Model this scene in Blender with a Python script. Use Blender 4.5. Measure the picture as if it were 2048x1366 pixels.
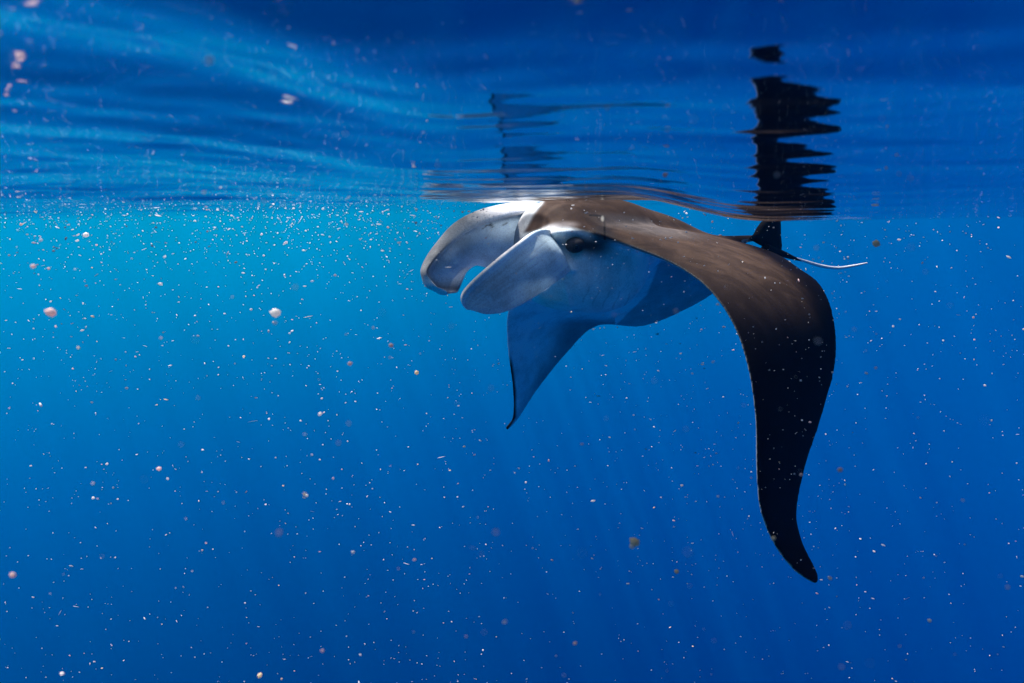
import bpy, bmesh, math, random
import numpy as np
from mathutils import Vector, Matrix, kdtree, noise

scene = bpy.context.scene
for o in list(bpy.data.objects):
    bpy.data.objects.remove(o)
C = scene.collection

# ------------------------------------------------------------------ camera
CAM_DEPTH = 0.030                       # metres under the mean water level
PITCH, ROLL = math.radians(-11.0), math.radians(-1.3)
F = 1365.0                             # focal length in pixels of the 2048 px wide photograph
cam_data = bpy.data.cameras.new("camera")
cam_data.sensor_width = 36.0
cam_data.lens = 24.0
cam_data.clip_start = 0.02
cam_data.clip_end = 3000
cam_data.dof.use_dof = True
cam_data.dof.focus_distance = 2.7
cam_data.dof.aperture_fstop = 8.0
cam_data.dof.aperture_blades = 9
cam = bpy.data.objects.new("camera", cam_data)
C.objects.link(cam)
RC = Matrix.Rotation(math.pi / 2 + PITCH, 3, 'X') @ Matrix.Rotation(ROLL, 3, 'Z')
CPOS = Vector((0, 0, -CAM_DEPTH))
cam.matrix_world = Matrix.Translation(CPOS) @ RC.to_4x4()
scene.camera = cam

# ------------------------------------------------------------------ world
SUN_EL, SUN_AZ = math.radians(68), math.radians(-58)       # azimuth from +Y towards +X
sun_dir = Vector((math.sin(SUN_AZ) * math.cos(SUN_EL), math.cos(SUN_AZ) * math.cos(SUN_EL), math.sin(SUN_EL)))
world = bpy.data.worlds.new("World")
scene.world = world
world.use_nodes = True
wn, wl = world.node_tree.nodes, world.node_tree.links
wn.clear()
wout = wn.new("ShaderNodeOutputWorld")
tc = wn.new("ShaderNodeTexCoord")
sky = wn.new("ShaderNodeTexSky")
sky.sky_type = 'NISHITA'
sky.sun_disc = False
sky.sun_elevation = SUN_EL
sky.sun_rotation = SUN_AZ
bg_sky = wn.new("ShaderNodeBackground")
bg_sky.inputs['Strength'].default_value = 0.15
wl.new(sky.outputs[0], bg_sky.inputs[0])
# light of the open water, by direction: bright near the surface, deep blue below
sep = wn.new("ShaderNodeSeparateXYZ")
wl.new(tc.outputs['Generated'], sep.inputs[0])
def ramp(stops, x):
    r = wn.new("ShaderNodeValToRGB")
    r.color_ramp.interpolation = 'B_SPLINE'
    e = r.color_ramp.elements
    while len(e) > 1:
        e.remove(e[-1])
    e[0].position = stops[0][0]; e[0].color = (*stops[0][1], 1)
    for p, c in stops[1:]:
        q = e.new(p); q.color = (*c, 1)
    wl.new(x, r.inputs[0])
    return r.outputs[0]
mr = wn.new("ShaderNodeMapRange")
mr.inputs['From Min'].default_value = -1.0; mr.inputs['From Max'].default_value = 0.0
wl.new(sep.outputs['Z'], mr.inputs['Value'])
toward = ramp([(0.0, (0, .008, .07)), (0.35, (0, .017, .125)), (0.50, (0, .038, .175)), (0.68, (0, .087, .30)),
               (0.85, (0, .235, .44)), (1.0, (0, .45, .62))], mr.outputs[0])
away = ramp([(0.0, (0, .009, .09)), (0.35, (0, .017, .155)), (0.52, (0, .034, .245)), (0.72, (0, .060, .315)),
             (0.88, (0, .090, .36)), (1.0, (0, .112, .385))], mr.outputs[0])
vdot = wn.new("ShaderNodeVectorMath"); vdot.operation = 'DOT_PRODUCT'
gd = Vector((-1, -.10, 0)).normalized()
vdot.inputs[1].default_value = gd
wl.new(tc.outputs['Generated'], vdot.inputs[0])
mr2 = wn.new("ShaderNodeMapRange")
mr2.interpolation_type = 'SMOOTHSTEP'
mr2.inputs['From Min'].default_value = -0.75; mr2.inputs['From Max'].default_value = 0.42
wl.new(vdot.outputs['Value'], mr2.inputs['Value'])
mix = wn.new("ShaderNodeMix"); mix.data_type = 'RGBA'
wl.new(mr2.outputs[0], mix.inputs['Factor'])
wl.new(away, mix.inputs['A']); wl.new(toward, mix.inputs['B'])
bg_water = wn.new("ShaderNodeBackground")
bg_water.inputs['Strength'].default_value = 0.24
wl.new(mix.outputs['Result'], bg_water.inputs[0])
mr3 = wn.new("ShaderNodeMapRange")
mr3.inputs['From Min'].default_value = 0.010; mr3.inputs['From Max'].default_value = 0.04
wl.new(sep.outputs['Z'], mr3.inputs['Value'])
ms = wn.new("ShaderNodeMixShader")
wl.new(mr3.outputs[0], ms.inputs[0]); wl.new(bg_water.outputs[0], ms.inputs[1]); wl.new(bg_sky.outputs[0], ms.inputs[2])
wl.new(ms.outputs[0], wout.inputs['Surface'])

# ------------------------------------------------------------------ sun
sd = bpy.data.lights.new("sun", 'SUN')
sd.energy = 2.5
sd.angle = math.radians(0.6)
sd.color = (1.0, .94, .87)
sun = bpy.data.objects.new("sun", sd)
C.objects.link(sun)
sun.rotation_euler = sun_dir.to_track_quat('Z', 'Y').to_euler()

scene.view_settings.view_transform = 'Standard'
scene.view_settings.look = 'None'
scene.view_settings.exposure = 2.1
scene.view_settings.gamma = 1.0
scene.view_settings.use_curve_mapping = False
scene.render.engine = 'CYCLES'
cy = scene.cycles
cy.use_denoising = True
cy.max_bounces = 8
cy.diffuse_bounces = 2
cy.glossy_bounces = 4
cy.transparent_max_bounces = 12
cy.volume_bounces = 2
cy.caustics_reflective = False
cy.caustics_refractive = False
cy.sample_clamp_indirect = 4.0
cy.use_adaptive_sampling = False

# ------------------------------------------------------------------ helpers
def P(px, py, Y):
    """the place at depth Y (metres ahead) that stands at a given spot of the picture"""
    d = RC @ Vector(((px - 1024) / F, -(py - 683) / F, -1))
    return CPOS + d * (Y / d.y)

RCn = np.array(RC)
def project(v):
    q = (np.asarray(v) - np.array(CPOS)) @ RCn          # into camera axes
    z = np.maximum(-q[:, 2], 1e-6)
    return 1024 + F * q[:, 0] / z, 683 - F * q[:, 1] / z

def tag(o, label=None, cat=None, group=None, kind=None):
    if label: o['label'] = label
    if cat: o['category'] = cat
    if group: o['group'] = group
    if kind: o['kind'] = kind
    return o

def mesh_obj(name, verts, faces, mat=None, parent=None, smooth=True, link=True):
    me = bpy.data.meshes.new(name)
    me.from_pydata([tuple(v) for v in verts], [], faces)
    if smooth:
        me.polygons.foreach_set('use_smooth', [True] * len(me.polygons))
    if mat: me.materials.append(mat)
    o = bpy.data.objects.new(name, me)
    if link: C.objects.link(o)
    if parent: o.parent = parent
    return o

def np_mesh(name, V, Q, mat=None, parent=None):
    """fast mesh from arrays: V (n,3), Q (m,k)"""
    me = bpy.data.meshes.new(name)
    V = np.ascontiguousarray(V, dtype=np.float32); Q = np.ascontiguousarray(Q, dtype=np.int32)
    k = Q.shape[1]
    me.vertices.add(len(V)); me.vertices.foreach_set('co', V.ravel())
    me.loops.add(Q.size); me.loops.foreach_set('vertex_index', Q.ravel())
    me.polygons.add(len(Q))
    me.polygons.foreach_set('loop_start', np.arange(0, Q.size, k, dtype=np.int32))
    me.polygons.foreach_set('loop_total', np.full(len(Q), k, dtype=np.int32))
    me.update(calc_edges=True)
    me.polygons.foreach_set('use_smooth', np.ones(len(Q), dtype=bool))
    if mat: me.materials.append(mat)
    o = bpy.data.objects.new(name, me); C.objects.link(o)
    if parent: o.parent = parent
    return o

def spline(pts, n):
    """Catmull-Rom through rows of pts -> n rows (uniform in index)"""
    pts = np.asarray(pts, float)
    m = len(pts)
    ext = np.vstack([2 * pts[0] - pts[1], pts, 2 * pts[-1] - pts[-2]])
    u = np.linspace(0, m - 1, n)
    i = np.minimum(u.astype(int), m - 2)
    t = (u - i)[:, None]
    p0, p1, p2, p3 = ext[i], ext[i + 1], ext[i + 2], ext[i + 3]
    return 0.5 * ((2 * p1) + (-p0 + p2) * t + (2 * p0 - 5 * p1 + 4 * p2 - p3) * t ** 2 + (-p0 + 3 * p1 - 3 * p2 + p3) * t ** 3)

def sstep(a, b, x):
    t = np.clip((x - a) / (b - a), 0, 1)
    return t * t * (3 - 2 * t)

def norm(a):
    return a / np.maximum(np.linalg.norm(a, axis=-1, keepdims=True), 1e-9)

def set_attr(me, name, rgb):
    col = me.color_attributes.new(name, 'FLOAT_COLOR', 'POINT')
    a = np.ones((len(me.vertices), 4), dtype=np.float32); a[:, :3] = rgb
    col.data.foreach_set('color', a.ravel())

# ------------------------------------------------------------------ materials
def new_mat(name):
    m = bpy.data.materials.new(name); m.use_nodes = True
    m.node_tree.nodes.clear()
    return m, m.node_tree.nodes, m.node_tree.links

def skin_material(name="manta_skin", thin=0.0):
    m, n, l = new_mat(name)
    out = n.new("ShaderNodeOutputMaterial"); b = n.new("ShaderNodeBsdfPrincipled")
    at = n.new("ShaderNodeAttribute"); at.attribute_name = "skin"
    tex = n.new("ShaderNodeTexCoord")
    n1 = n.new("ShaderNodeTexNoise"); n1.inputs['Scale'].default_value = 9; n1.inputs['Detail'].default_value = 8; n1.inputs['Roughness'].default_value = .65
    n2 = n.new("ShaderNodeTexNoise"); n2.inputs['Scale'].default_value = 160; n2.inputs['Detail'].default_value = 4
    l.new(tex.outputs['Object'], n1.inputs['Vector']); l.new(tex.outputs['Object'], n2.inputs['Vector'])
    r1 = n.new("ShaderNodeMapRange"); r1.inputs['From Min'].default_value = .3; r1.inputs['From Max'].default_value = .7
    r1.inputs['To Min'].default_value = .76; r1.inputs['To Max'].default_value = 1.24
    l.new(n1.outputs['Fac'], r1.inputs['Value'])
    r2 = n.new("ShaderNodeMapRange"); r2.inputs['From Min'].default_value = .3; r2.inputs['From Max'].default_value = .7
    r2.inputs['To Min'].default_value = .85; r2.inputs['To Max'].default_value = 1.15
    l.new(n2.outputs['Fac'], r2.inputs['Value'])
    mu = n.new("ShaderNodeMath"); mu.operation = 'MULTIPLY'
    l.new(r1.outputs[0], mu.inputs[0]); l.new(r2.outputs[0], mu.inputs[1])
    vm = n.new("ShaderNodeVectorMath"); vm.operation = 'SCALE'
    l.new(at.outputs['Color'], vm.inputs[0]); l.new(mu.outputs[0], vm.inputs['Scale'])
    l.new(vm.outputs[0], b.inputs['Base Color'])
    b.inputs['Roughness'].default_value = .62
    b.inputs['IOR'].default_value = 1.12
    bp = n.new("ShaderNodeBump"); bp.inputs['Strength'].default_value = .25; bp.inputs['Distance'].default_value = .002
    l.new(n2.outputs['Fac'], bp.inputs['Height']); l.new(bp.outputs[0], b.inputs['Normal'])
    if thin:
        t = n.new("ShaderNodeBsdfTranslucent"); mx = n.new("ShaderNodeMixShader")
        ta = n.new("ShaderNodeAttribute"); ta.attribute_name = "thin"
        tm = n.new("ShaderNodeMath"); tm.operation = 'MULTIPLY'; tm.inputs[1].default_value = thin
        l.new(ta.outputs['Fac'], tm.inputs[0]); l.new(tm.outputs[0], mx.inputs[0])
        l.new(vm.outputs[0], t.inputs[0]); l.new(b.outputs[0], mx.inputs[1]); l.new(t.outputs[0], mx.inputs[2])
        l.new(mx.outputs[0], out.inputs['Surface'])
    else:
        l.new(b.outputs[0], out.inputs['Surface'])
    return m

def plain(name, col, rough=.5, ior=1.3, trans=0.0):
    m, n, l = new_mat(name)
    out = n.new("ShaderNodeOutputMaterial"); b = n.new("ShaderNodeBsdfPrincipled")
    tex = n.new("ShaderNodeTexNoise"); tex.inputs['Scale'].default_value = 40
    mr = n.new("ShaderNodeMapRange"); mr.inputs['To Min'].default_value = .8; mr.inputs['To Max'].default_value = 1.15
    l.new(tex.outputs['Fac'], mr.inputs['Value'])
    vm = n.new("ShaderNodeVectorMath"); vm.operation = 'SCALE'; vm.inputs[0].default_value = col
    l.new(mr.outputs[0], vm.inputs['Scale']); l.new(vm.outputs[0], b.inputs['Base Color'])
    b.inputs['Roughness'].default_value = rough; b.inputs['IOR'].default_value = ior
    l.new(b.outputs[0], out.inputs['Surface'])
    return m

def water_surface_material():
    """air-water boundary: mirror beyond the critical angle, clear above it; a noise tint stands in for wave-focused sunlight"""
    m, n, l = new_mat("water_surface")
    out = n.new("ShaderNodeOutputMaterial")
    fr = n.new("ShaderNodeFresnel"); fr.inputs['IOR'].default_value = 1.333
    gl = n.new("ShaderNodeBsdfGlossy"); gl.inputs['Roughness'].default_value = 0.05
    gl.inputs['Color'].default_value = (.96, .98, 1, 1)
    tr = n.new("ShaderNodeBsdfTransparent")
    tex = n.new("ShaderNodeTexCoord")
    mp = n.new("ShaderNodeMapping"); mp.inputs['Rotation'].default_value = (0, 0, math.radians(-16)); mp.inputs['Scale'].default_value = (.55, 1.0, 1)
    l.new(tex.outputs['Object'], mp.inputs[0])
    m2 = n.new("ShaderNodeMapping"); m2.inputs['Scale'].default_value = (1.0, .22, 1)
    l.new(tex.outputs['Object'], m2.inputs[0])
    vo = n.new("ShaderNodeTexNoise"); vo.inputs['Scale'].default_value = 1.25; vo.inputs['Detail'].default_value = 1.5
    l.new(m2.outputs[0], vo.inputs['Vector'])
    mr = n.new("ShaderNodeMapRange"); mr.interpolation_type = 'SMOOTHSTEP'
    mr.inputs['From Min'].default_value = .40; mr.inputs['From Max'].default_value = .58
    mr.inputs['To Min'].default_value = .08; mr.inputs['To Max'].default_value = 1.0
    l.new(vo.outputs['Fac'], mr.inputs['Value'])
    v2 = n.new("ShaderNodeTexNoise"); v2.inputs['Scale'].default_value = 7.5; v2.inputs['Detail'].default_value = 2; v2.inputs['Distortion'].default_value = 1.2
    l.new(mp.outputs[0], v2.inputs['Vector'])
    rd = n.new("ShaderNodeMath"); rd.operation = 'SUBTRACT'; rd.inputs[1].default_value = .5
    l.new(v2.outputs['Fac'], rd.inputs[0])
    ab = n.new("ShaderNodeMath"); ab.operation = 'ABSOLUTE'; l.new(rd.outputs[0], ab.inputs[0])
    m3 = n.new("ShaderNodeMapRange"); m3.interpolation_type = 'SMOOTHSTEP'
    m3.inputs['From Min'].default_value = 0; m3.inputs['From Max'].default_value = .09
    m3.inputs['To Min'].default_value = 1.0; m3.inputs['To Max'].default_value = .66
    l.new(ab.outputs[0], m3.inputs['Value'])
    mu = n.new("ShaderNodeMath"); mu.operation = 'MULTIPLY'
    l.new(mr.outputs[0], mu.inputs[0]); l.new(m3.outputs[0], mu.inputs[1]); l.new(mu.outputs[0], tr.inputs['Color'])  # light shafts and caustic pattern painted into the transmitted colour
    nb = n.new("ShaderNodeTexNoise"); nb.inputs['Scale'].default_value = 45; nb.inputs['Detail'].default_value = 3
    l.new(mp.outputs[0], nb.inputs['Vector'])
    bp = n.new("ShaderNodeBump"); bp.inputs['Strength'].default_value = .25; bp.inputs['Distance'].default_value = .001
    l.new(nb.outputs['Fac'], bp.inputs['Height'])
    l.new(bp.outputs[0], gl.inputs['Normal'])
    ms = n.new("ShaderNodeMixShader")
    l.new(fr.outputs[0], ms.inputs[0]); l.new(tr.outputs[0], ms.inputs[1]); l.new(gl.outputs[0], ms.inputs[2])
    l.new(ms.outputs[0], out.inputs['Surface'])
    return m

# ------------------------------------------------------------------ water surface
rng = np.random.default_rng(11)
def wave_height(x, y):
    r = np.hypot(x, y)
    h = np.zeros_like(x)
    side = sstep(.10, -.50, x / np.maximum(r, .05)) * sstep(-.1, .25, y / np.maximum(r, .05))       # livelier, more slanting water on the left
    for lam, slope, ang, ph, lw in SWELL:
        a = math.radians(ang)
        k = 2 * math.pi / lam
        u = x * math.cos(a) + y * math.sin(a); v = -x * math.sin(a) + y * math.cos(a)
        # crests are short and wander a little
        env = .75 + .35 * np.sin(u * k * .13 + ph * 3.1) * np.sin(v * k * .11 + ph * 1.7)
        h += slope / k * env * np.sin(k * v + .5 * np.sin(u * k * .16 + ph * 2.3) + ph) * (lw[0] + (lw[1] - lw[0]) * side)
    h /= 1 + (r / 7.0) ** 2
    h -= 0.024 * np.exp(-((x - 1.0) / .45) ** 2 - ((y - 2.35) / .55) ** 2)
    # the camera sits under the back of a short steep swell that falls away towards the ray
    q = y - .05 * x + .42 * (np.sqrt(x * x + .15 ** 2) - x) / 2 - .03 + .012 * np.sin(3.1 * x + 1)
    h += np.interp(q, TQ, TH)
    h -= .046 * sstep(.14, .36, x / np.maximum(r, .05)) * np.exp(-((q - 1.08) / .40) ** 2)
    h += .020 * sstep(-.05, -.45, x / np.maximum(r, .05)) * np.exp(-(r / 2.0) ** 2)
    h += .0012 * np.exp(-((q - .41) / .025) ** 2) * sstep(-.12, .12, x)
    return h
TQ = np.arange(-3, 5, .004)
TH = np.interp(TQ, [-3, 0, .05, .15, .25, .30, .36, .45, .60, .75, .9, 1.1, 1.4, 2.0, 5],
               [.13, .095, .090, .082, .061, .047, .033, .027, .006, -.009, -.015, -.016, -.010, -.003, 0])
_k = np.exp(-np.linspace(-2.5, 2.5, 41) ** 2); _k /= _k.sum()
TH = np.convolve(np.pad(TH, 20, 'edge'), _k, 'valid')
SWELL = []
wrng = np.random.default_rng(77)
for lam, slope, ang, lw in [(2.1, .022, 20, (.5, 1.0)), (1.2, .028, 34, (.3, 1.3)), (.75, .028, 20, (.3, 1.3)),
                            (.52, .040, 34, (.0, 1.2)), (.36, .055, 46, (.0, 1.2)), (.30, .020, 8, (.7, .4)), (.25, .060, 40, (.0, 1.2)),
                            (.17, .055, 50, (.0, 1.1)), (.12, .052, 42, (.0, 1.)), (.09, .045, 36, (.0, 1.)), (.065, .036, 47, (.0, 1.)),
                            (.047, .030, 38, (.0, 1.)), (.034, .026, 44, (.0, 1.)),
                            (.16, .018, 4, (1., .3)), (.105, .026, 10, (1., .3)), (.12, .020, 24, (.05, .8)), (.074, .030, 2, (1., .5)),
                            (.052, .032, 7, (1., .5)), (.037, .030, -3, (1., .6)), (.028, .022, 11, (1., .7)), (.14, .010, -32, (.3, 1.)),
                            (.09, .009, 52, (.3, 1.)), (.045, .011, -42, (.4, .8)), (.06, .008, 90, (.3, 1.)), (.032, .010, 55, (.6, .9))]:
    SWELL.append((lam, slope, ang, wrng.uniform(0, 2 * math.pi), lw))

th = np.concatenate([np.linspace(-48, 48, 760), np.linspace(48, 312, 150)[1:-1]])
th = np.radians(th)
rr = np.concatenate([np.geomspace(0.05, .25, 30), np.geomspace(.25, 1.4, 420)[1:], np.geomspace(1.4, 8.0, 220)[1:], np.geomspace(8.0, 700, 70)[1:]])
R_, T_ = np.meshgrid(rr, th, indexing='ij')
X_ = R_ * np.sin(T_); Y_ = R_ * np.cos(T_)
Z_ = wave_height(X_, Y_)
nr, nt = R_.shape
V = np.stack([X_.ravel(), Y_.ravel(), Z_.ravel()], 1)
i, j = np.meshgrid(np.arange(nr - 1), np.arange(nt), indexing='ij')
j2 = (j + 1) % nt
Q = np.stack([i * nt + j, (i + 1) * nt + j, (i + 1) * nt + j2, i * nt + j2], -1).reshape(-1, 4)
surf = np_mesh("water_surface", V, Q, water_surface_material())
# orient normals up
if surf.data.polygons[0].normal.z < 0:
    surf.data.flip_normals()
tag(surf, "rippled mirror-like underside of the sea surface above the manta ray", kind="structure")

# ------------------------------------------------------------------ manta ray
skin = skin_material()
fin_skin = skin_material("thin_fin_skin", .6)
near_fin_skin = skin_material("near_fin_skin", .42)
eye_mat = plain("eye_dark", (.040, .038, .040), .5, 1.2)
tail_mat = plain("pale_skin", (.92, .92, .92), .5, 1.2)
fin_mat = plain("fin_dark", (.012, .012, .014), .6, 1.12)
root = bpy.data.objects.new("manta_ray", None)
C.objects.link(root)
root.location = (0, 0, 0)
tag(root, "large manta ray gliding just under the surface, brown-black back, white belly, drooping wings", "manta ray")

def loft_wing(stations, ns=260, nc=70):
    """stations: LE(px,py,Y), TE(px,py,Y), top thickness, bottom thickness, camber; far tip -> near tip"""
    rows = []
    for le, te, tt, tb, cb in stations:
        rows.append([*P(*le), *P(*te), tt, tb, cb])
    S = spline(rows, ns)
    LE, TE = S[:, :3], S[:, 3:6]
    tt, tb, cb = np.maximum(S[:, 6], .002), np.maximum(S[:, 7], .002), S[:, 8]
    ch = TE - LE
    mid = (LE + TE) / 2
    tan = norm(np.gradient(mid, axis=0))
    nrm = norm(np.cross(tan, ch))
    # smooth normals along the span
    for _ in range(4):
        nrm[1:-1] = norm(nrm[:-2] + 2 * nrm[1:-1] + nrm[2:])
    verts, dors = [], []
    w = (1 - np.cos(np.linspace(0, math.pi, nc))) / 2          # 0..1 chordwise
    prof = lambda c: 2.6 * (np.sqrt(np.maximum(c, 0)) * (1 - c) ** .85) / 1.45
    for side in (1, -1):
        cs = w if side == 1 else w[::-1][1:-1]
        for c in cs:
            t = (tt if side == 1 else tb) * prof(c)
            off = side * (t + .0060 * (1 - abs(2 * c - 1) ** 6)) + cb * 4 * c * (1 - c)
            verts.append(LE + ch * c + nrm * off[:, None])
            dors.append(np.full(ns, 1.0 if side == 1 else 0.0) if 0.015 < c < .99 else np.full(ns, .6))
    V = np.stack(verts, 1)                                     # ns, m, 3
    m = V.shape[1]
    V = V.reshape(-1, 3)
    D = np.stack(dors, 1).reshape(-1)
    i, j = np.meshgrid(np.arange(ns - 1), np.arange(m), indexing='ij')
    j2 = (j + 1) % m
    faces = [tuple(q) for q in np.stack([i * m + j, i * m + j2, (i + 1) * m + j2, (i + 1) * m + j], -1).reshape(-1, 4).tolist()]
    faces.append(tuple(range(m)))
    faces.append(tuple(range((ns - 1) * m, ns * m))[::-1])
    return V, faces, D

stations = [
    ((1012, 857, 3.92), (1014, 859, 3.94), .004, .004, 0),
    ((1026, 835, 3.90), (1040, 830, 3.97), .006, .006, 0),
    ((1026, 780, 3.80), (1078, 775, 4.02), .012, .010, .01),
    ((1017, 710, 3.68), (1133, 708, 4.08), .020, .014, .02),
    ((1013, 645, 3.55), (1196, 652, 4.15), .025, .020, .03),
    ((1024, 590, 3.42), (1290, 652, 4.20), .032, .030, .03),
    ((1045, 540, 3.30), (1385, 613, 4.20), .040, .035, .02),
    ((1070, 495, 3.18), (1470, 560, 4.10), .050, .040, .0),
    ((1100, 466, 3.05), (1545, 515, 3.95), .055, .050, .0),
    ((1140, 458, 2.92), (1560, 512, 3.75), .065, .055, .0),
    ((1195, 468, 2.78), (1562, 513, 3.55), .075, .055, .0),
    ((1262, 492, 2.65), (1575, 520, 3.35), .062, .045, .0),
    ((1345, 527, 2.52), (1600, 538, 3.12), .050, .030, .0),
    ((1415, 577, 2.41), (1640, 568, 2.90), .036, .022, .0),
    ((1466, 650, 2.33), (1666, 625, 2.72), .028, .018, .0),
    ((1496, 740, 2.27), (1673, 715, 2.60), .022, .015, .0),
    ((1510, 840, 2.23), (1648, 820, 2.50), .018, .012, .0),
    ((1512, 935, 2.20), (1612, 930, 2.42), .014, .010, .0),
    ((1520, 1020, 2.18), (1594, 1022, 2.34), .011, .008, .0),
    ((1547, 1088, 2.17), (1604, 1080, 2.27), .008, .006, .0),
    ((1584, 1138, 2.16), (1625, 1124, 2.21), .006, .005, .0),
    ((1614, 1160, 2.155), (1635, 1147, 2.18), .005, .004, .0),
    ((1632, 1168, 2.15), (1637, 1160, 2.16), .003, .003, .0),
]
Vw, Fw, Dw = loft_wing(stations)

# head and throat: rings from the mouth backwards, axis in the horizontal plane
A0 = np.array([.130, 2.97]); AX = norm(np.array([.85, .53])); LAT = np.array([AX[1], -AX[0]])
def rings(defs, n=64, ns=70):
    S = spline(defs, ns)
    V, D = [], []
    for a, top, bot, hw, lat, sq in S:
        zc, hh = (top + bot) / 2, (top - bot) / 2
        c = A0 + AX * a + LAT * lat
        for k in range(n):
            u = 2 * math.pi * k / n
            cu, su = math.cos(u), math.sin(u)
            e = 2 / sq
            x = math.copysign(abs(cu) ** e, cu) * hw
            z = math.copysign(abs(su) ** e, su) * hh
            V.append((c[0] + LAT[0] * x, c[1] + LAT[1] * x, zc + z - CAM_DEPTH))
            D.append(1.0 if su > .42 else 0.0)
    faces = []
    for i in range(ns - 1):
        for k in range(n):
            k2 = (k + 1) % n
            faces.append((i * n + k, i * n + k2, (i + 1) * n + k2, (i + 1) * n + k))
    faces.append(tuple(range(n))[::-1]); faces.append(tuple(range((ns - 1) * n, ns * n)))
    return np.array(V), faces, np.array(D)
# along, top, bottom (relative to the camera), half width, sideways shift, squareness
Vh, Fh, Dh = rings([
    (-.03, -.02, -.36, .17, 0, 2.4),
    (.02, .02, -.42, .215, 0, 2.5),
    (.12, .040, -.455, .240, 0, 2.5),
    (.25, .040, -.475, .250, 0, 2.4),
    (.38, .035, -.465, .245, 0, 2.3),
    (.48, .022, -.40, .22, -.02, 2.2),
    (.60, -.008, -.31, .18, -.03, 2.1),
    (.75, -.052, -.25, .14, 0, 2.0),
    (1.05, -.150, -.22, .09, 0, 2.0),
    (1.45, -.168, -.20, .03, 0, 2.0),
])

def union_remesh(parts, voxel):
    V = np.vstack([p[0] for p in parts]); faces = []; off = 0
    for p in parts:
        faces += [tuple(a + off for a in f) for f in p[1]]; off += len(p[0])
    o = mesh_obj("tmp", V, faces)
    md = o.modifiers.new("r", 'REMESH'); md.mode = 'VOXEL'; md.voxel_size = voxel; md.use_smooth_shade = True
    sm = o.modifiers.new("s", 'SMOOTH'); sm.factor = .5; sm.iterations = 16
    dg = bpy.context.evaluated_depsgraph_get()
    me = bpy.data.meshes.new_from_object(o.evaluated_get(dg))
    bpy.data.objects.remove(o)
    # melt the joint between wing and trunk
    trees = []
    for p in parts:
        t = kdtree.KDTree(len(p[0]))
        for q, v in enumerate(p[0]): t.insert(v, q)
        t.balance(); trees.append(t)
    o = bpy.data.objects.new("tmp", me); C.objects.link(o)
    g = o.vertex_groups.new(name="joint")
    for v in me.vertices:
        d = max(t.find(v.co)[2] for t in trees)
        if d < .13 and v.co.x > .30: g.add([v.index], min(1.0, (.13 - d) / .06), 'REPLACE')
    sm = o.modifiers.new("s", 'SMOOTH'); sm.factor = .9; sm.iterations = 90; sm.vertex_group = "joint"
    dg = bpy.context.evaluated_depsgraph_get(); dg.update()
    me2 = bpy.data.meshes.new_from_object(o.evaluated_get(dg))
    bpy.data.objects.remove(o); me = me2
    D = np.concatenate([p[2] for p in parts])
    return me, V, D

body_me, srcV, srcD = union_remesh([(Vw, Fw, Dw), (Vh, Fh, Dh)], 0.0048)
body_me.name = "body"
body_me.polygons.foreach_set('use_smooth', [True] * len(body_me.polygons))
body = bpy.data.objects.new("body", body_me); C.objects.link(body); body.parent = root
body_me.materials.clear(); body_me.materials.append(skin)
kd = kdtree.KDTree(len(srcV))
for q, v in enumerate(srcV): kd.insert(v, q)
kd.balance()
n = len(body_me.vertices)
co = np.empty(n * 3, dtype=np.float32); body_me.vertices.foreach_get('co', co); co = co.reshape(-1, 3)
dorsal = np.array([np.mean([srcD[i] for _, i, _ in kd.find_n(v, 4)]) for v in co])
ed = np.empty(len(body_me.edges) * 2, dtype=np.int32); body_me.edges.foreach_get('vertices', ed); ed = ed.reshape(-1, 2)
deg = np.bincount(ed.ravel(), minlength=n)
def soften(a, it):
    for _ in range(it):
        s_ = np.bincount(ed[:, 0], a[ed[:, 1]], n) + np.bincount(ed[:, 1], a[ed[:, 0]], n)
        a = .5 * a + .5 * s_ / np.maximum(deg, 1)
    return a
dorsal = soften(dorsal, 14)
dorsal = sstep(.3, .7, dorsal)
px, py = project(co)
def rawblob(cx, cy, rx, ry, rot=0):
    a = math.radians(rot)
    u = ((px - cx) * math.cos(a) + (py - cy) * math.sin(a)) / rx
    v = (-(px - cx) * math.sin(a) + (py - cy) * math.cos(a)) / ry
    return np.exp(-(u * u + v * v))
toward = norm(np.array(CPOS) - co)
nsd = (co[:, 1] < 3.05)
bump = .045 * rawblob(1120, 464, 52, 15, -4) * nsd - .020 * rawblob(1130, 500, 30, 18) * nsd + .022 * rawblob(1190, 490, 40, 28) * nsd
# folds from the corner of the mouth to the throat
for (ax_, ay_, bx_, by_, k_, w_) in [(1072, 592, 1150, 614, .009, 8), (1100, 470, 1145, 540, .012, 7), (1126, 560, 1140, 612, .010, 6), (1180, 640, 1290, 560, -.006, 12)]:
    L2 = (bx_ - ax_) ** 2 + (by_ - ay_) ** 2
    tt_ = np.clip(((px - ax_) * (bx_ - ax_) + (py - ay_) * (by_ - ay_)) / L2, 0, 1)
    dd_ = np.hypot(px - ax_ - tt_ * (bx_ - ax_), py - ay_ - tt_ * (by_ - ay_))
    bump = bump + k_ * np.exp(-(dd_ / w_) ** 2) * nsd
co = (co + toward * bump[:, None]).astype(np.float32)
body_me.vertices.foreach_set('co', co.ravel()); body_me.update()
nrmv = np.empty(n * 3, dtype=np.float32); body_me.vertices.foreach_get('normal', nrmv); nrmv = nrmv.reshape(-1, 3)
def blob(cx, cy, rx, ry, rot=0, soft=.35):
    a = math.radians(rot)
    u = ((px - cx) * math.cos(a) + (py - cy) * math.sin(a)) / rx
    v = (-(px - cx) * math.sin(a) + (py - cy) * math.cos(a)) / ry
    return sstep(1 + soft, 1 - soft, np.hypot(u, v))
nearside = co[:, 1] < 3.1
head = (px < 1300) & nearside
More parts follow.
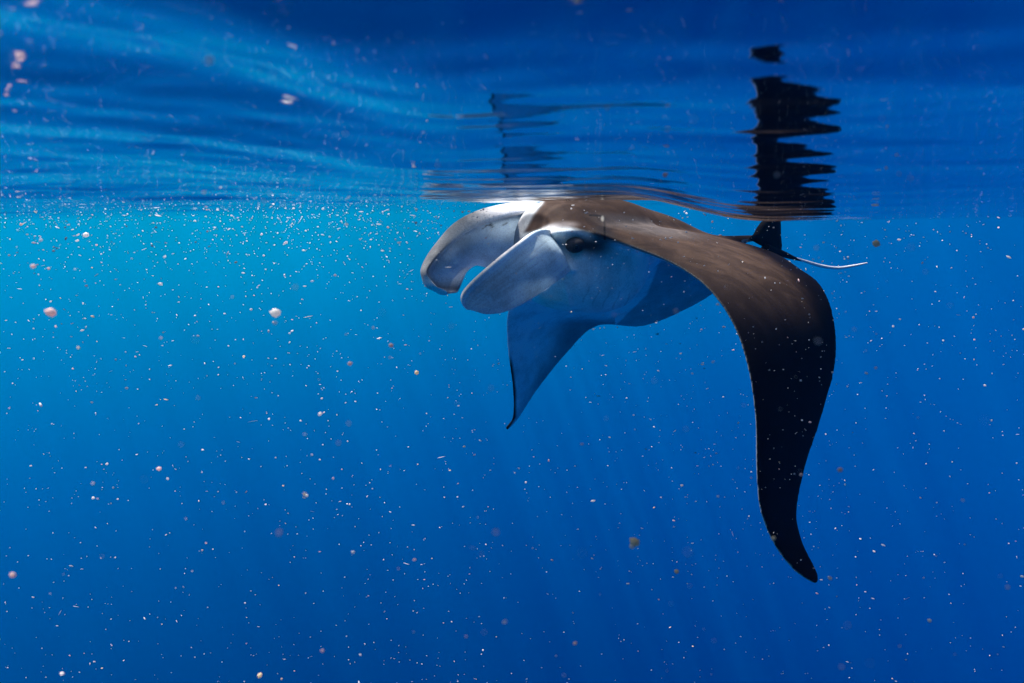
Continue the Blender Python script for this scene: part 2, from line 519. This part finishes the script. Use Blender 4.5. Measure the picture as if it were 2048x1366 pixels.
# brown crown of the head above a line that runs from the near cephalic fin to the wing root
line = np.interp(px, [1000, 1060, 1085, 1105, 1140, 1180, 1225, 1262, 1345], [470, 467, 459, 454, 456, 467, 483, 494, 530])
crown = sstep(6, -6, py - line)
crown = crown * sstep(-5, 8, px - np.interp(py, [400, 430, 465], [1086, 1062, 1042]))
dorsal = np.where(head & (px < 1262), crown, dorsal)
dorsal = np.maximum(dorsal, sstep(.25, .5, nrmv[:, 2]) * sstep(1195, 1245, px) * (co[:, 0] > .2))
DARK = np.array([.058, .037, .026]); BLACK = np.array([.006, .006, .008]); WHITE = np.array([.86, .95, .95])
# the back is brown; lower near wing painted near black for its shade
wing_shade = sstep(490, 680, py) * (co[:, 1] < 3.0)
back = DARK * (1 - wing_shade[:, None]) + BLACK * wing_shade[:, None]
col = back * dorsal[:, None] + WHITE * (1 - dorsal[:, None])
def paint(mask, rgb, k=1.0):
    global col
    mm = (mask * nearside * k)[:, None]
    col = col * (1 - mm) + np.array(rgb) * mm
paint(blob(1176, 491, 42, 18, 14, .8), (.03, .034, .042))
paint(blob(1206, 470, 22, 26, 0, .7), (.016, .015, .016), .8)
paint(blob(1096, 461, 20, 8, -22, .6), (.80, .78, .76))
paint(blob(1124, 451, 24, 6, -4, .9), (.40, .36, .35), .6)
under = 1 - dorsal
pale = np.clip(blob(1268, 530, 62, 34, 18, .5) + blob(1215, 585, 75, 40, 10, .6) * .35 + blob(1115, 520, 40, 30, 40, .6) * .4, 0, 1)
grey_tone_ = (1 - .10 * (1 - pale) * under * nearside * (px > 1040))[:, None]  # underside skin slightly greyer outside the pale cheek patch
col = col * np.where(py[:, None] > 470, grey_tone_, 1)
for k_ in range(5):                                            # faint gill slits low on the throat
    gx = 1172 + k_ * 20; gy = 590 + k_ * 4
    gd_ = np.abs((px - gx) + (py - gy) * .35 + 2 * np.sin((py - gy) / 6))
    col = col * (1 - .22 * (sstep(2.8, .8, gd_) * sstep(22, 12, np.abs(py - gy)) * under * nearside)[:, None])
# crease behind the eye and its pale corner
paint(sstep(2.6, 1.0, np.abs(px - 1209 - (py - 450) * .02)) * ((py > 434) & (py < 480)), (.002, .002, .002))
paint(sstep(2.6, 1.2, np.abs(py - 431 - (px - 1190) * .08)) * ((px > 1178) & (px < 1206)), (.003, .003, .003))
paint(blob(1205, 437, 3, 5, 0, .6), (.8, .75, .6), .8)
# soft pale bar painted along the sunlit top of the shoulder
paint(blob(1290, 452, 95, 14, 10, .6), (.16, .14, .13), .6)
# grey wash on the underside towards the wing edges
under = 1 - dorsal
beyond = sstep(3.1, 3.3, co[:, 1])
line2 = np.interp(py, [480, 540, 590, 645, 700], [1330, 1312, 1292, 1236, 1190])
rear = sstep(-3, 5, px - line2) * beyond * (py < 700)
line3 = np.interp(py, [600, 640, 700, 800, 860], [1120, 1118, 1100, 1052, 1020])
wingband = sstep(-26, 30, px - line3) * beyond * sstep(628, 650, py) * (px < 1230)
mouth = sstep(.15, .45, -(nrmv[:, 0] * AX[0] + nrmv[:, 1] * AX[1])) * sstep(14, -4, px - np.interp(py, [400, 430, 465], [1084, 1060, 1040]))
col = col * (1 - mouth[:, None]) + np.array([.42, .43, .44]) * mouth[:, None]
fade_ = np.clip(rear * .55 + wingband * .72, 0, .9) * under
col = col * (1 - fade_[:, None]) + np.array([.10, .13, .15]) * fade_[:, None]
# far wing: sunlit leading edge painted white above, dark edge below
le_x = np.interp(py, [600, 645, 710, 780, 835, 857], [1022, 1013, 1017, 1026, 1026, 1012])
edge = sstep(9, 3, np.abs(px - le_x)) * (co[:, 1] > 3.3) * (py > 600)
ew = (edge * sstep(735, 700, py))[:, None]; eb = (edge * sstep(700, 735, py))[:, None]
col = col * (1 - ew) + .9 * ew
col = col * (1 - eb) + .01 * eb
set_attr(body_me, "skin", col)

# ---- cephalic fins: plates lofted from root to tip between an upper and a lower edge
def plate(name, rows, thick, colour_fn, ns=120, nc=64, label=None):
    """rows: upper edge (px,py,Y), lower edge (px,py,Y), bulge toward the viewer"""
    S = spline([[*P(*a), *P(*b), g] for a, b, g in rows], ns)
    U, L_, G = S[:, :3], S[:, 3:6], S[:, 6]
    c = np.linspace(0, 1, nc) ** 1.7
    mid = U[:, None] * (1 - c)[None, :, None] + L_[:, None] * c[None, :, None]
    tan = norm(np.gradient((U + L_) / 2, axis=0)); nr_ = norm(np.cross(tan, L_ - U))
    if np.mean(nr_[:, 1]) > 0: nr_ = -nr_                      # towards the camera
    mid = mid + nr_[:, None] * (G[:, None] * np.sin(np.pi * c)[None])[..., None]
    du = np.gradient(mid, axis=0); dv = np.gradient(mid, axis=1)
    nn = norm(np.cross(du, dv))
    if np.mean(nn[..., 1]) > 0: nn = -nn
    sgrid = np.linspace(0, 1, ns)[:, None]
    rnd = np.sqrt(np.clip(1 - (1 - np.clip(c / .07, 0, 1)) ** 2, .01, 1)) * np.sqrt(np.clip(1 - (1 - np.clip((1 - c) / .05, 0, 1)) ** 2, .02, 1))
    T = (thick(sgrid, c[None]) * rnd[None])[..., None]
    A = mid + nn * T / 2; B = mid - nn * T / 2
    V = np.concatenate([A.reshape(-1, 3), B.reshape(-1, 3)])
    N = ns * nc
    f = []
    for i in range(ns - 1):
        for j in range(nc - 1):
            a, b, d, e = i * nc + j, i * nc + j + 1, (i + 1) * nc + j + 1, (i + 1) * nc + j
            f.append((a, b, d, e)); f.append((N + a, N + e, N + d, N + b))
    for i in range(ns - 1):
        for j in (0, nc - 1):
            a, e = i * nc + j, (i + 1) * nc + j
            f.append((a, e, N + e, N + a) if j == 0 else (a, N + a, N + e, e))
    for j in range(nc - 1):
        for i in (0, ns - 1):
            a, b = i * nc + j, i * nc + j + 1
            f.append((a, N + a, N + b, b) if i == 0 else (a, b, N + b, N + a))
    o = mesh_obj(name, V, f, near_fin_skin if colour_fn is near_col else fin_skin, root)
    bm = bmesh.new(); bm.from_mesh(o.data); bmesh.ops.recalc_face_normals(bm, faces=bm.faces); bm.to_mesh(o.data); bm.free()
    sub = o.modifiers.new("sub", 'SUBSURF'); sub.levels = 1; sub.render_levels = 1
    ss = np.concatenate([np.repeat(np.linspace(0, 1, ns), nc)] * 2); cc = np.concatenate([np.tile(c, ns)] * 2)
    front = np.concatenate([np.ones(N), np.zeros(N)])
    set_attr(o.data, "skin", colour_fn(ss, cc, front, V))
    th_ = sstep(.08, .16, cc)
    set_attr(o.data, "thin", np.stack([th_] * 3, 1))
    if label: o['label'] = label
    return o

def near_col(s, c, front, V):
    base = np.tile([.68, .86, .94], (len(s), 1))  # white skin with the blue of the ambient water light tinted in
    rim = sstep(.05, .0, c) * sstep(.35, .0, s)
    d = sstep(.16, .04, s) * sstep(.25, .05, c)
    base = base * (1 - d[:, None]) + np.array([.07, .052, .042]) * d[:, None]
    stri = np.array([noise.noise(Vector((a * 3.0, b * 34.0, 1.7))) + .6 * noise.noise(Vector((a * 9, b * 80.0, 5.))) for a, b in zip(s, c)])
    base *= (1 + .16 * stri)[:, None]
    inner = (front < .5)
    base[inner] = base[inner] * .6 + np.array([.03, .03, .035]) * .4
    lit_lead = (sstep(.06, .02, c) * sstep(.22, .3, s))[:, None]  # leading edge painted brighter where the sun strikes it
    base = base * (1 - lit_lead) + np.array([.92, .88, .84]) * lit_lead
    return base
near_rows = [
    ((1118, 474, 2.94), (1136, 546, 2.98), .0),
    ((1088, 463, 2.80), (1139, 546, 2.84), .018),
    ((1060, 468, 2.69), (1136, 548, 2.78), .032),
    ((1030, 489, 2.62), (1117, 561, 2.74), .038),
    ((1000, 512, 2.57), (1092, 578, 2.69), .036),
    ((968, 539, 2.53), (1067, 595, 2.65), .03),
    ((941, 564, 2.50), (1040, 611, 2.60), .025),
    ((924, 585, 2.49), (1008, 624, 2.56), .018),
    ((922, 603, 2.49), (978, 628, 2.53), .010),
    ((935, 617, 2.50), (958, 625, 2.51), .003),
]
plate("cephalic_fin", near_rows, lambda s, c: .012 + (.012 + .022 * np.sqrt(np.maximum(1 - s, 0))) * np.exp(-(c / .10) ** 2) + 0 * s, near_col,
      label="near cephalic fin, white, with blue water light and a sunlit leading edge painted in")

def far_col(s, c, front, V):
    base = np.tile([.74, .84, .90], (len(s), 1))  # white skin, ambient blue light tinted in here too
    nz = np.array([noise.noise(Vector(v) * 9) for v in V])
    base *= (1 + .35 * nz)[:, None]
    qx, qy = project(V)
    for pts_ in ([(968, 430), (978, 442), (985, 452)], [(966, 458), (972, 451), (980, 450), (986, 455)], [(1006, 450), (1014, 446)]):
        for (xa, ya), (xb, yb) in zip(pts_[:-1], pts_[1:]):
            t_ = np.clip(((qx - xa) * (xb - xa) + (qy - ya) * (yb - ya)) / ((xb - xa) ** 2 + (yb - ya) ** 2), 0, 1)
            dd = np.hypot(qx - xa - t_ * (xb - xa), qy - ya - t_ * (yb - ya))
            base *= (1 - .7 * sstep(1.9, .6, dd))[:, None]
    e = sstep(.62, .95, s) + sstep(.14, .05, c) * sstep(.42, .56, s) * sstep(.82, .70, s)
    d = np.clip(e, 0, 1)[:, None] * .75
    base = base * (1 - d) + np.array([.10, .085, .08]) * d
    rim = (sstep(.13, .06, c) * np.maximum(sstep(.62, .4, s), sstep(.70, .80, s)))[:, None]  # leading edge painted near white as the sun catches it
    base = base * (1 - rim) + np.array([.95, .93, .90]) * rim
    tip = (sstep(.86, .97, s) * (c > .1))[:, None]  # curled tip painted paler, as if sunlit
    base = base * (1 - tip) + np.array([.70, .66, .62]) * tip
    return base
far_rows = [
    ((1130, 405, 3.12), (1110, 560, 3.05), -.02),
    ((1090, 407, 3.14), (1070, 560, 3.05), -.05),
    ((1050, 408, 3.12), (1020, 550, 3.03), -.08),
    ((1005, 416, 3.08), (985, 540, 3.00), -.09),
    ((960, 430, 3.03), (966, 533, 2.98), -.09),
    ((920, 451, 2.98), (952, 531, 2.95), -.08),
    ((888, 478, 2.94), (941, 537, 2.91), -.06),
    ((860, 510, 2.90), (933, 545, 2.88), -.05),
    ((845, 537, 2.87), (927, 558, 2.86), -.035),
    ((847, 557, 2.86), (923, 568, 2.85), -.025),
    ((858, 571, 2.85), (920, 575, 2.85), -.018),
    ((874, 581, 2.85), (917, 581, 2.85), -.010),
    ((893, 587, 2.85), (914, 585, 2.85), -.003),
]
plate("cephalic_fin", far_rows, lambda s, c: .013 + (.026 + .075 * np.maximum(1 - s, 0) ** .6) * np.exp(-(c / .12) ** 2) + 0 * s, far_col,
      label="far cephalic fin, grey inner face with a thick leading edge painted sunlit white")

# ---- eye on its dark knob
def ball(name, c, r, mat, parent, sc=(1, 1, 1), seg=32, ring=20):
    bm = bmesh.new(); bmesh.ops.create_uvsphere(bm, u_segments=seg, v_segments=ring, radius=r)
    for v in bm.verts: v.co = Vector((v.co.x * sc[0], v.co.y * sc[1], v.co.z * sc[2])) + Vector(c)
    for f in bm.faces: f.smooth = True
    me = bpy.data.meshes.new(name); bm.to_mesh(me); bm.free(); me.materials.append(mat)
    o = bpy.data.objects.new(name, me); C.objects.link(o); o.parent = parent
    return o
def surface_at(px_, py_):
    """first point of the body along the ray through a spot"""
    d = (RC @ Vector(((px_ - 1024) / F, -(py_ - 683) / F, -1))).normalized()
    bpy.context.view_layer.update()
    ok, loc, nor, _ = body.ray_cast(CPOS, d)
    return (loc, nor, d) if ok else (P(px_, py_, 2.75), -d, d)
loc, nor, d = surface_at(1150, 490)
eye = ball("eye", loc - d * .006, .037, eye_mat, root, (1.05, 1, .9))
ball("pupil", loc - d * .034 + Vector((.003, 0, -.008)), .011, plain("pupil_black", (.004, .004, .005), .1, 1.4), eye)

# ---- dorsal fin, tail
def tube(name, pts, radii, mat, parent, n=14, res=80):
    S = spline([[*p, r] for p, r in zip(pts, radii)], res)
    c, r = S[:, :3], np.maximum(S[:, 3], .0008)
    t = norm(np.gradient(c, axis=0)); up = np.array([0, 0, 1.0])
    a = norm(np.cross(t, up)); b = np.cross(a, t)
    u = np.linspace(0, 2 * math.pi, n, endpoint=False)
    V = (c[:, None] + r[:, None, None] * (np.cos(u)[None, :, None] * a[:, None] + np.sin(u)[None, :, None] * b[:, None])).reshape(-1, 3)
    f = [(i * n + k, i * n + (k + 1) % n, (i + 1) * n + (k + 1) % n, (i + 1) * n + k) for i in range(res - 1) for k in range(n)]
    f.append(tuple(range(n))[::-1]); f.append(tuple(range((res - 1) * n, res * n)))
    return mesh_obj(name, V, f, mat, parent)
def slab(name, outline, Y, th_, mat, parent):
    """small fin: outline in its own upright plane, lens-shaped thickness"""
    pts = [P(a, b, y) for a, b, y in outline]
    cen = sum(pts, Vector()) / len(pts)
    nrm = Vector((LAT[0], LAT[1], 0))
    V = [p for p in pts]; N = len(pts)
    inner1 = [cen + (p - cen) * .62 + nrm * th_ for p in pts]; inner2 = [cen + (p - cen) * .62 - nrm * th_ for p in pts]
    V += inner1 + inner2 + [cen + nrm * th_ * 1.1, cen - nrm * th_ * 1.1]
    f = []
    for k in range(N):
        k2 = (k + 1) % N
        f += [(k, k2, N + k2, N + k), (k2, k, 2 * N + k, 2 * N + k2), (N + k, N + k2, 3 * N), (2 * N + k2, 2 * N + k, 3 * N + 1)]
    o = mesh_obj(name, V, f, mat, parent)
    bm = bmesh.new(); bm.from_mesh(o.data); bmesh.ops.recalc_face_normals(bm, faces=bm.faces); bm.to_mesh(o.data); bm.free()
    return o
slab("dorsal_fin", [(1498, 478, 3.58), (1507, 468, 3.59), (1513, 456, 3.60), (1521, 445, 3.61), (1532, 436, 3.62), (1548, 432, 3.64), (1560, 434, 3.66),
                    (1562, 450, 3.66), (1562, 470, 3.66), (1564, 492, 3.66), (1562, 506, 3.66), (1540, 500, 3.62), (1515, 488, 3.60)], 3.6, .012, fin_mat, root)
tail = tube("tail", [P(1530, 498, 3.60), P(1565, 508, 3.68), P(1590, 517, 3.74), P(1612, 523, 3.79)],
            [.028, .018, .009, .004], fin_mat, root)
tail_tip = tube("tail_whip", [P(1590, 515.5, 3.735), P(1618, 525, 3.80), P(1645, 532.5, 3.86), P(1675, 536, 3.94), P(1705, 532, 4.02), P(1734, 526, 4.1)],
                [.004, .008, .009, .008, .007, .004], tail_mat, root)
tail_tip['label'] = "thin pale end of the tail"

# ------------------------------------------------------------------ particles in the water
def specks(name, items, mats, label):
    """items: centre, radius, axis, stretch, material index"""
    ico_v = []
    bm = bmesh.new(); bmesh.ops.create_icosphere(bm, subdivisions=1, radius=1)
    iv = np.array([v.co[:] for v in bm.verts]); ifc = np.array([[v.index for v in f.verts] for f in bm.faces]); bm.free()
    n = len(items)
    cen = np.array([i[0] for i in items]); rad = np.array([i[1] for i in items]); ax = norm(np.array([i[2] for i in items])); st = np.array([i[3] for i in items])
    loc = iv[None] * rad[:, None, None] * (1 + .12 * rng.standard_normal((n, len(iv), 1)))
    along = np.einsum('nvk,nk->nv', loc, ax)
    loc = loc + along[..., None] * ax[:, None] * (st - 1)[:, None, None]
    V = (cen[:, None] + loc).reshape(-1, 3)
    Fc = (ifc[None] + (np.arange(n) * len(iv))[:, None, None]).reshape(-1, 3)
    o = np_mesh(name, V, Fc)
    for m in mats: o.data.materials.append(m)
    o.data.polygons.foreach_set('material_index', np.repeat(np.array([i[4] for i in items], dtype=np.int32), len(ifc)))
    tag(o, label, kind="stuff")
    return o
def speck_mat(name, col):
    m, n, l = new_mat(name)
    out = n.new("ShaderNodeOutputMaterial"); d = n.new("ShaderNodeBsdfDiffuse"); t = n.new("ShaderNodeBsdfTranslucent"); mx = n.new("ShaderNodeMixShader")
    d.inputs[0].default_value = (*col, 1); t.inputs[0].default_value = (*col, 1); mx.inputs[0].default_value = .6
    l.new(d.outputs[0], mx.inputs[1]); l.new(t.outputs[0], mx.inputs[2]); l.new(mx.outputs[0], out.inputs['Surface'])
    return m
speck_mats = [speck_mat("speck_white", (.95, .93, .90)), speck_mat("speck_pink", (.92, .72, .68)), speck_mat("speck_amber", (.95, .82, .60)), speck_mat("speck_grey", (.70, .74, .78))]
items = []
def add(px_, py_, Y, size_px, mat, stretch=1.0, axis=None):
    p = P(px_, py_, Y)
    if p.z > wave_height(np.array([p.x]), np.array([p.y]))[0] - .004: return
    ax = axis if axis is not None else rng.standard_normal(3) * (1, .5, .35)
    if rng.uniform() < .04 and size_px < 2.5: stretch *= rng.uniform(3, 7); size_px *= .6
    items.append((tuple(p), size_px * .5 * Y / F, ax, stretch, mat))
def pick(): return int(rng.choice(4, p=[.70, .09, .06, .15]))
for _ in range(5600):
    x = rng.uniform(-60, 2110); y = rng.uniform(150, 1400)
    dens = 1.0 if x < 1000 else .62
    dens *= 1.0 if y < 800 else .6
    if rng.uniform() > dens: continue
    Y = rng.uniform(1.3, 6.0)
    s = min(.9 + rng.exponential(.75), 6)
    add(x, y, Y, s, pick(), 1 + rng.exponential(.6))
# thick cloud of specks right under the surface on the left
for _ in range(2000):
    x = rng.uniform(-60, 1000) if rng.uniform() < .85 else rng.uniform(1000, 1900)
    y = 380 + abs(rng.normal(0, 85)) + rng.uniform(-40, 10)
    Y = rng.uniform(1.0, 4.5)
    add(x, y, Y, .9 + rng.exponential(.7), pick(), 1 + rng.exponential(.8))
for _ in range(800):
    Y = rng.uniform(.5, 2.5); x = rng.uniform(-60, 900)
    add(x, 395 + rng.exponential(22) - 6, Y, .7 + rng.exponential(.5), pick(), 1 + rng.exponential(.8))
# drifting close to the lens
for _ in range(150):
    x = rng.uniform(0, 2048); y = rng.uniform(0, 1366)
    add(x, y, rng.uniform(.30, .9), 2 + rng.exponential(2.2), int(rng.choice([0, 1, 1, 2, 3])), 1 + rng.exponential(.3))
for _ in range(420):                                           # the fine dust between the lens and the dark wing
    add(rng.uniform(1180, 1700), rng.uniform(450, 1170), rng.uniform(.8, 2.0), .8 + rng.exponential(.7), pick(), 1 + rng.exponential(.6))
for _ in range(55):                                            # very close, out of focus
    add(rng.uniform(0, 2048), rng.uniform(60, 1366), rng.uniform(.14, .30), 2.5 + rng.exponential(2), int(rng.choice([0, 1, 3])), 1.2)
for x, y, Y, s, m in [(176, 42, .35, 7, 2), (176, 65, .35, 9, 2), (551, 627, .36, 13, 0), (103, 625, .30, 12, 1), (1752, 487, .5, 10, 2), (805, 141, .26, 7, 3),
                      (25, 1150, .22, 8, 1), (1680, 940, .28, 7, 1), (1353, 1143, .4, 7, 2), (700, 727, .33, 6, 1), (520, 1350, .4, 8, 2), (906, 22, .3, 6, 1),
                      (457, 8, .3, 6, 1), (1131, 130, .4, 7, 2), (1433, 113, .6, 8, 2), (980, 5, .6, 8, 2), (630, 55, .4, 7, 2), (1547, 226, .5, 7, 2),
                      (640, 828, .35, 5, 0), (1175, 124, .24, 6, 3), (1410, 355, 1.2, 5, 0), (1408, 371, 1.2, 5, 2), (1406, 384, 1.2, 5, 2), (706, 1104, .3, 5, 3),
                      (172, 470, 1.2, 8, 0), (397, 303, .3, 7, 1), (318, 938, .4, 6, 1), (833, 745, .9, 6, 2), (1312, 238, .8, 5, 1), (1330, 350, .3, 6, 1), (1602, 949, .5, 6, 1)]:
    add(x, y, Y * 1.9, s * 1.5, m, 1.15)
specks("drifting_particles", items, speck_mats, "fine pale specks of plankton drifting through the blue water")

# ------------------------------------------------------------------ the water itself
def box(name, lo, hi, mat):
    V = [(x, y, z) for x in (lo[0], hi[0]) for y in (lo[1], hi[1]) for z in (lo[2], hi[2])]
    f = [(0, 1, 3, 2), (4, 6, 7, 5), (0, 4, 5, 1), (2, 3, 7, 6), (0, 2, 6, 4), (1, 5, 7, 3)]
    return mesh_obj(name, V, f, mat, smooth=False)
m, nn_, ll_ = new_mat("sea_water_volume")
out = nn_.new("ShaderNodeOutputMaterial"); pv = nn_.new("ShaderNodeVolumePrincipled")
pv.inputs['Density'].default_value = .0078
pv.inputs['Color'].default_value = (.0, .34, .88, 1)
pv.inputs['Anisotropy'].default_value = .35
ll_.new(pv.outputs[0], out.inputs['Volume'])
hz = box("haze", (-45, -12, -26), (45, 60, .6), m)
tag(hz, "clear blue sea water that fades far things to blue", kind="stuff")
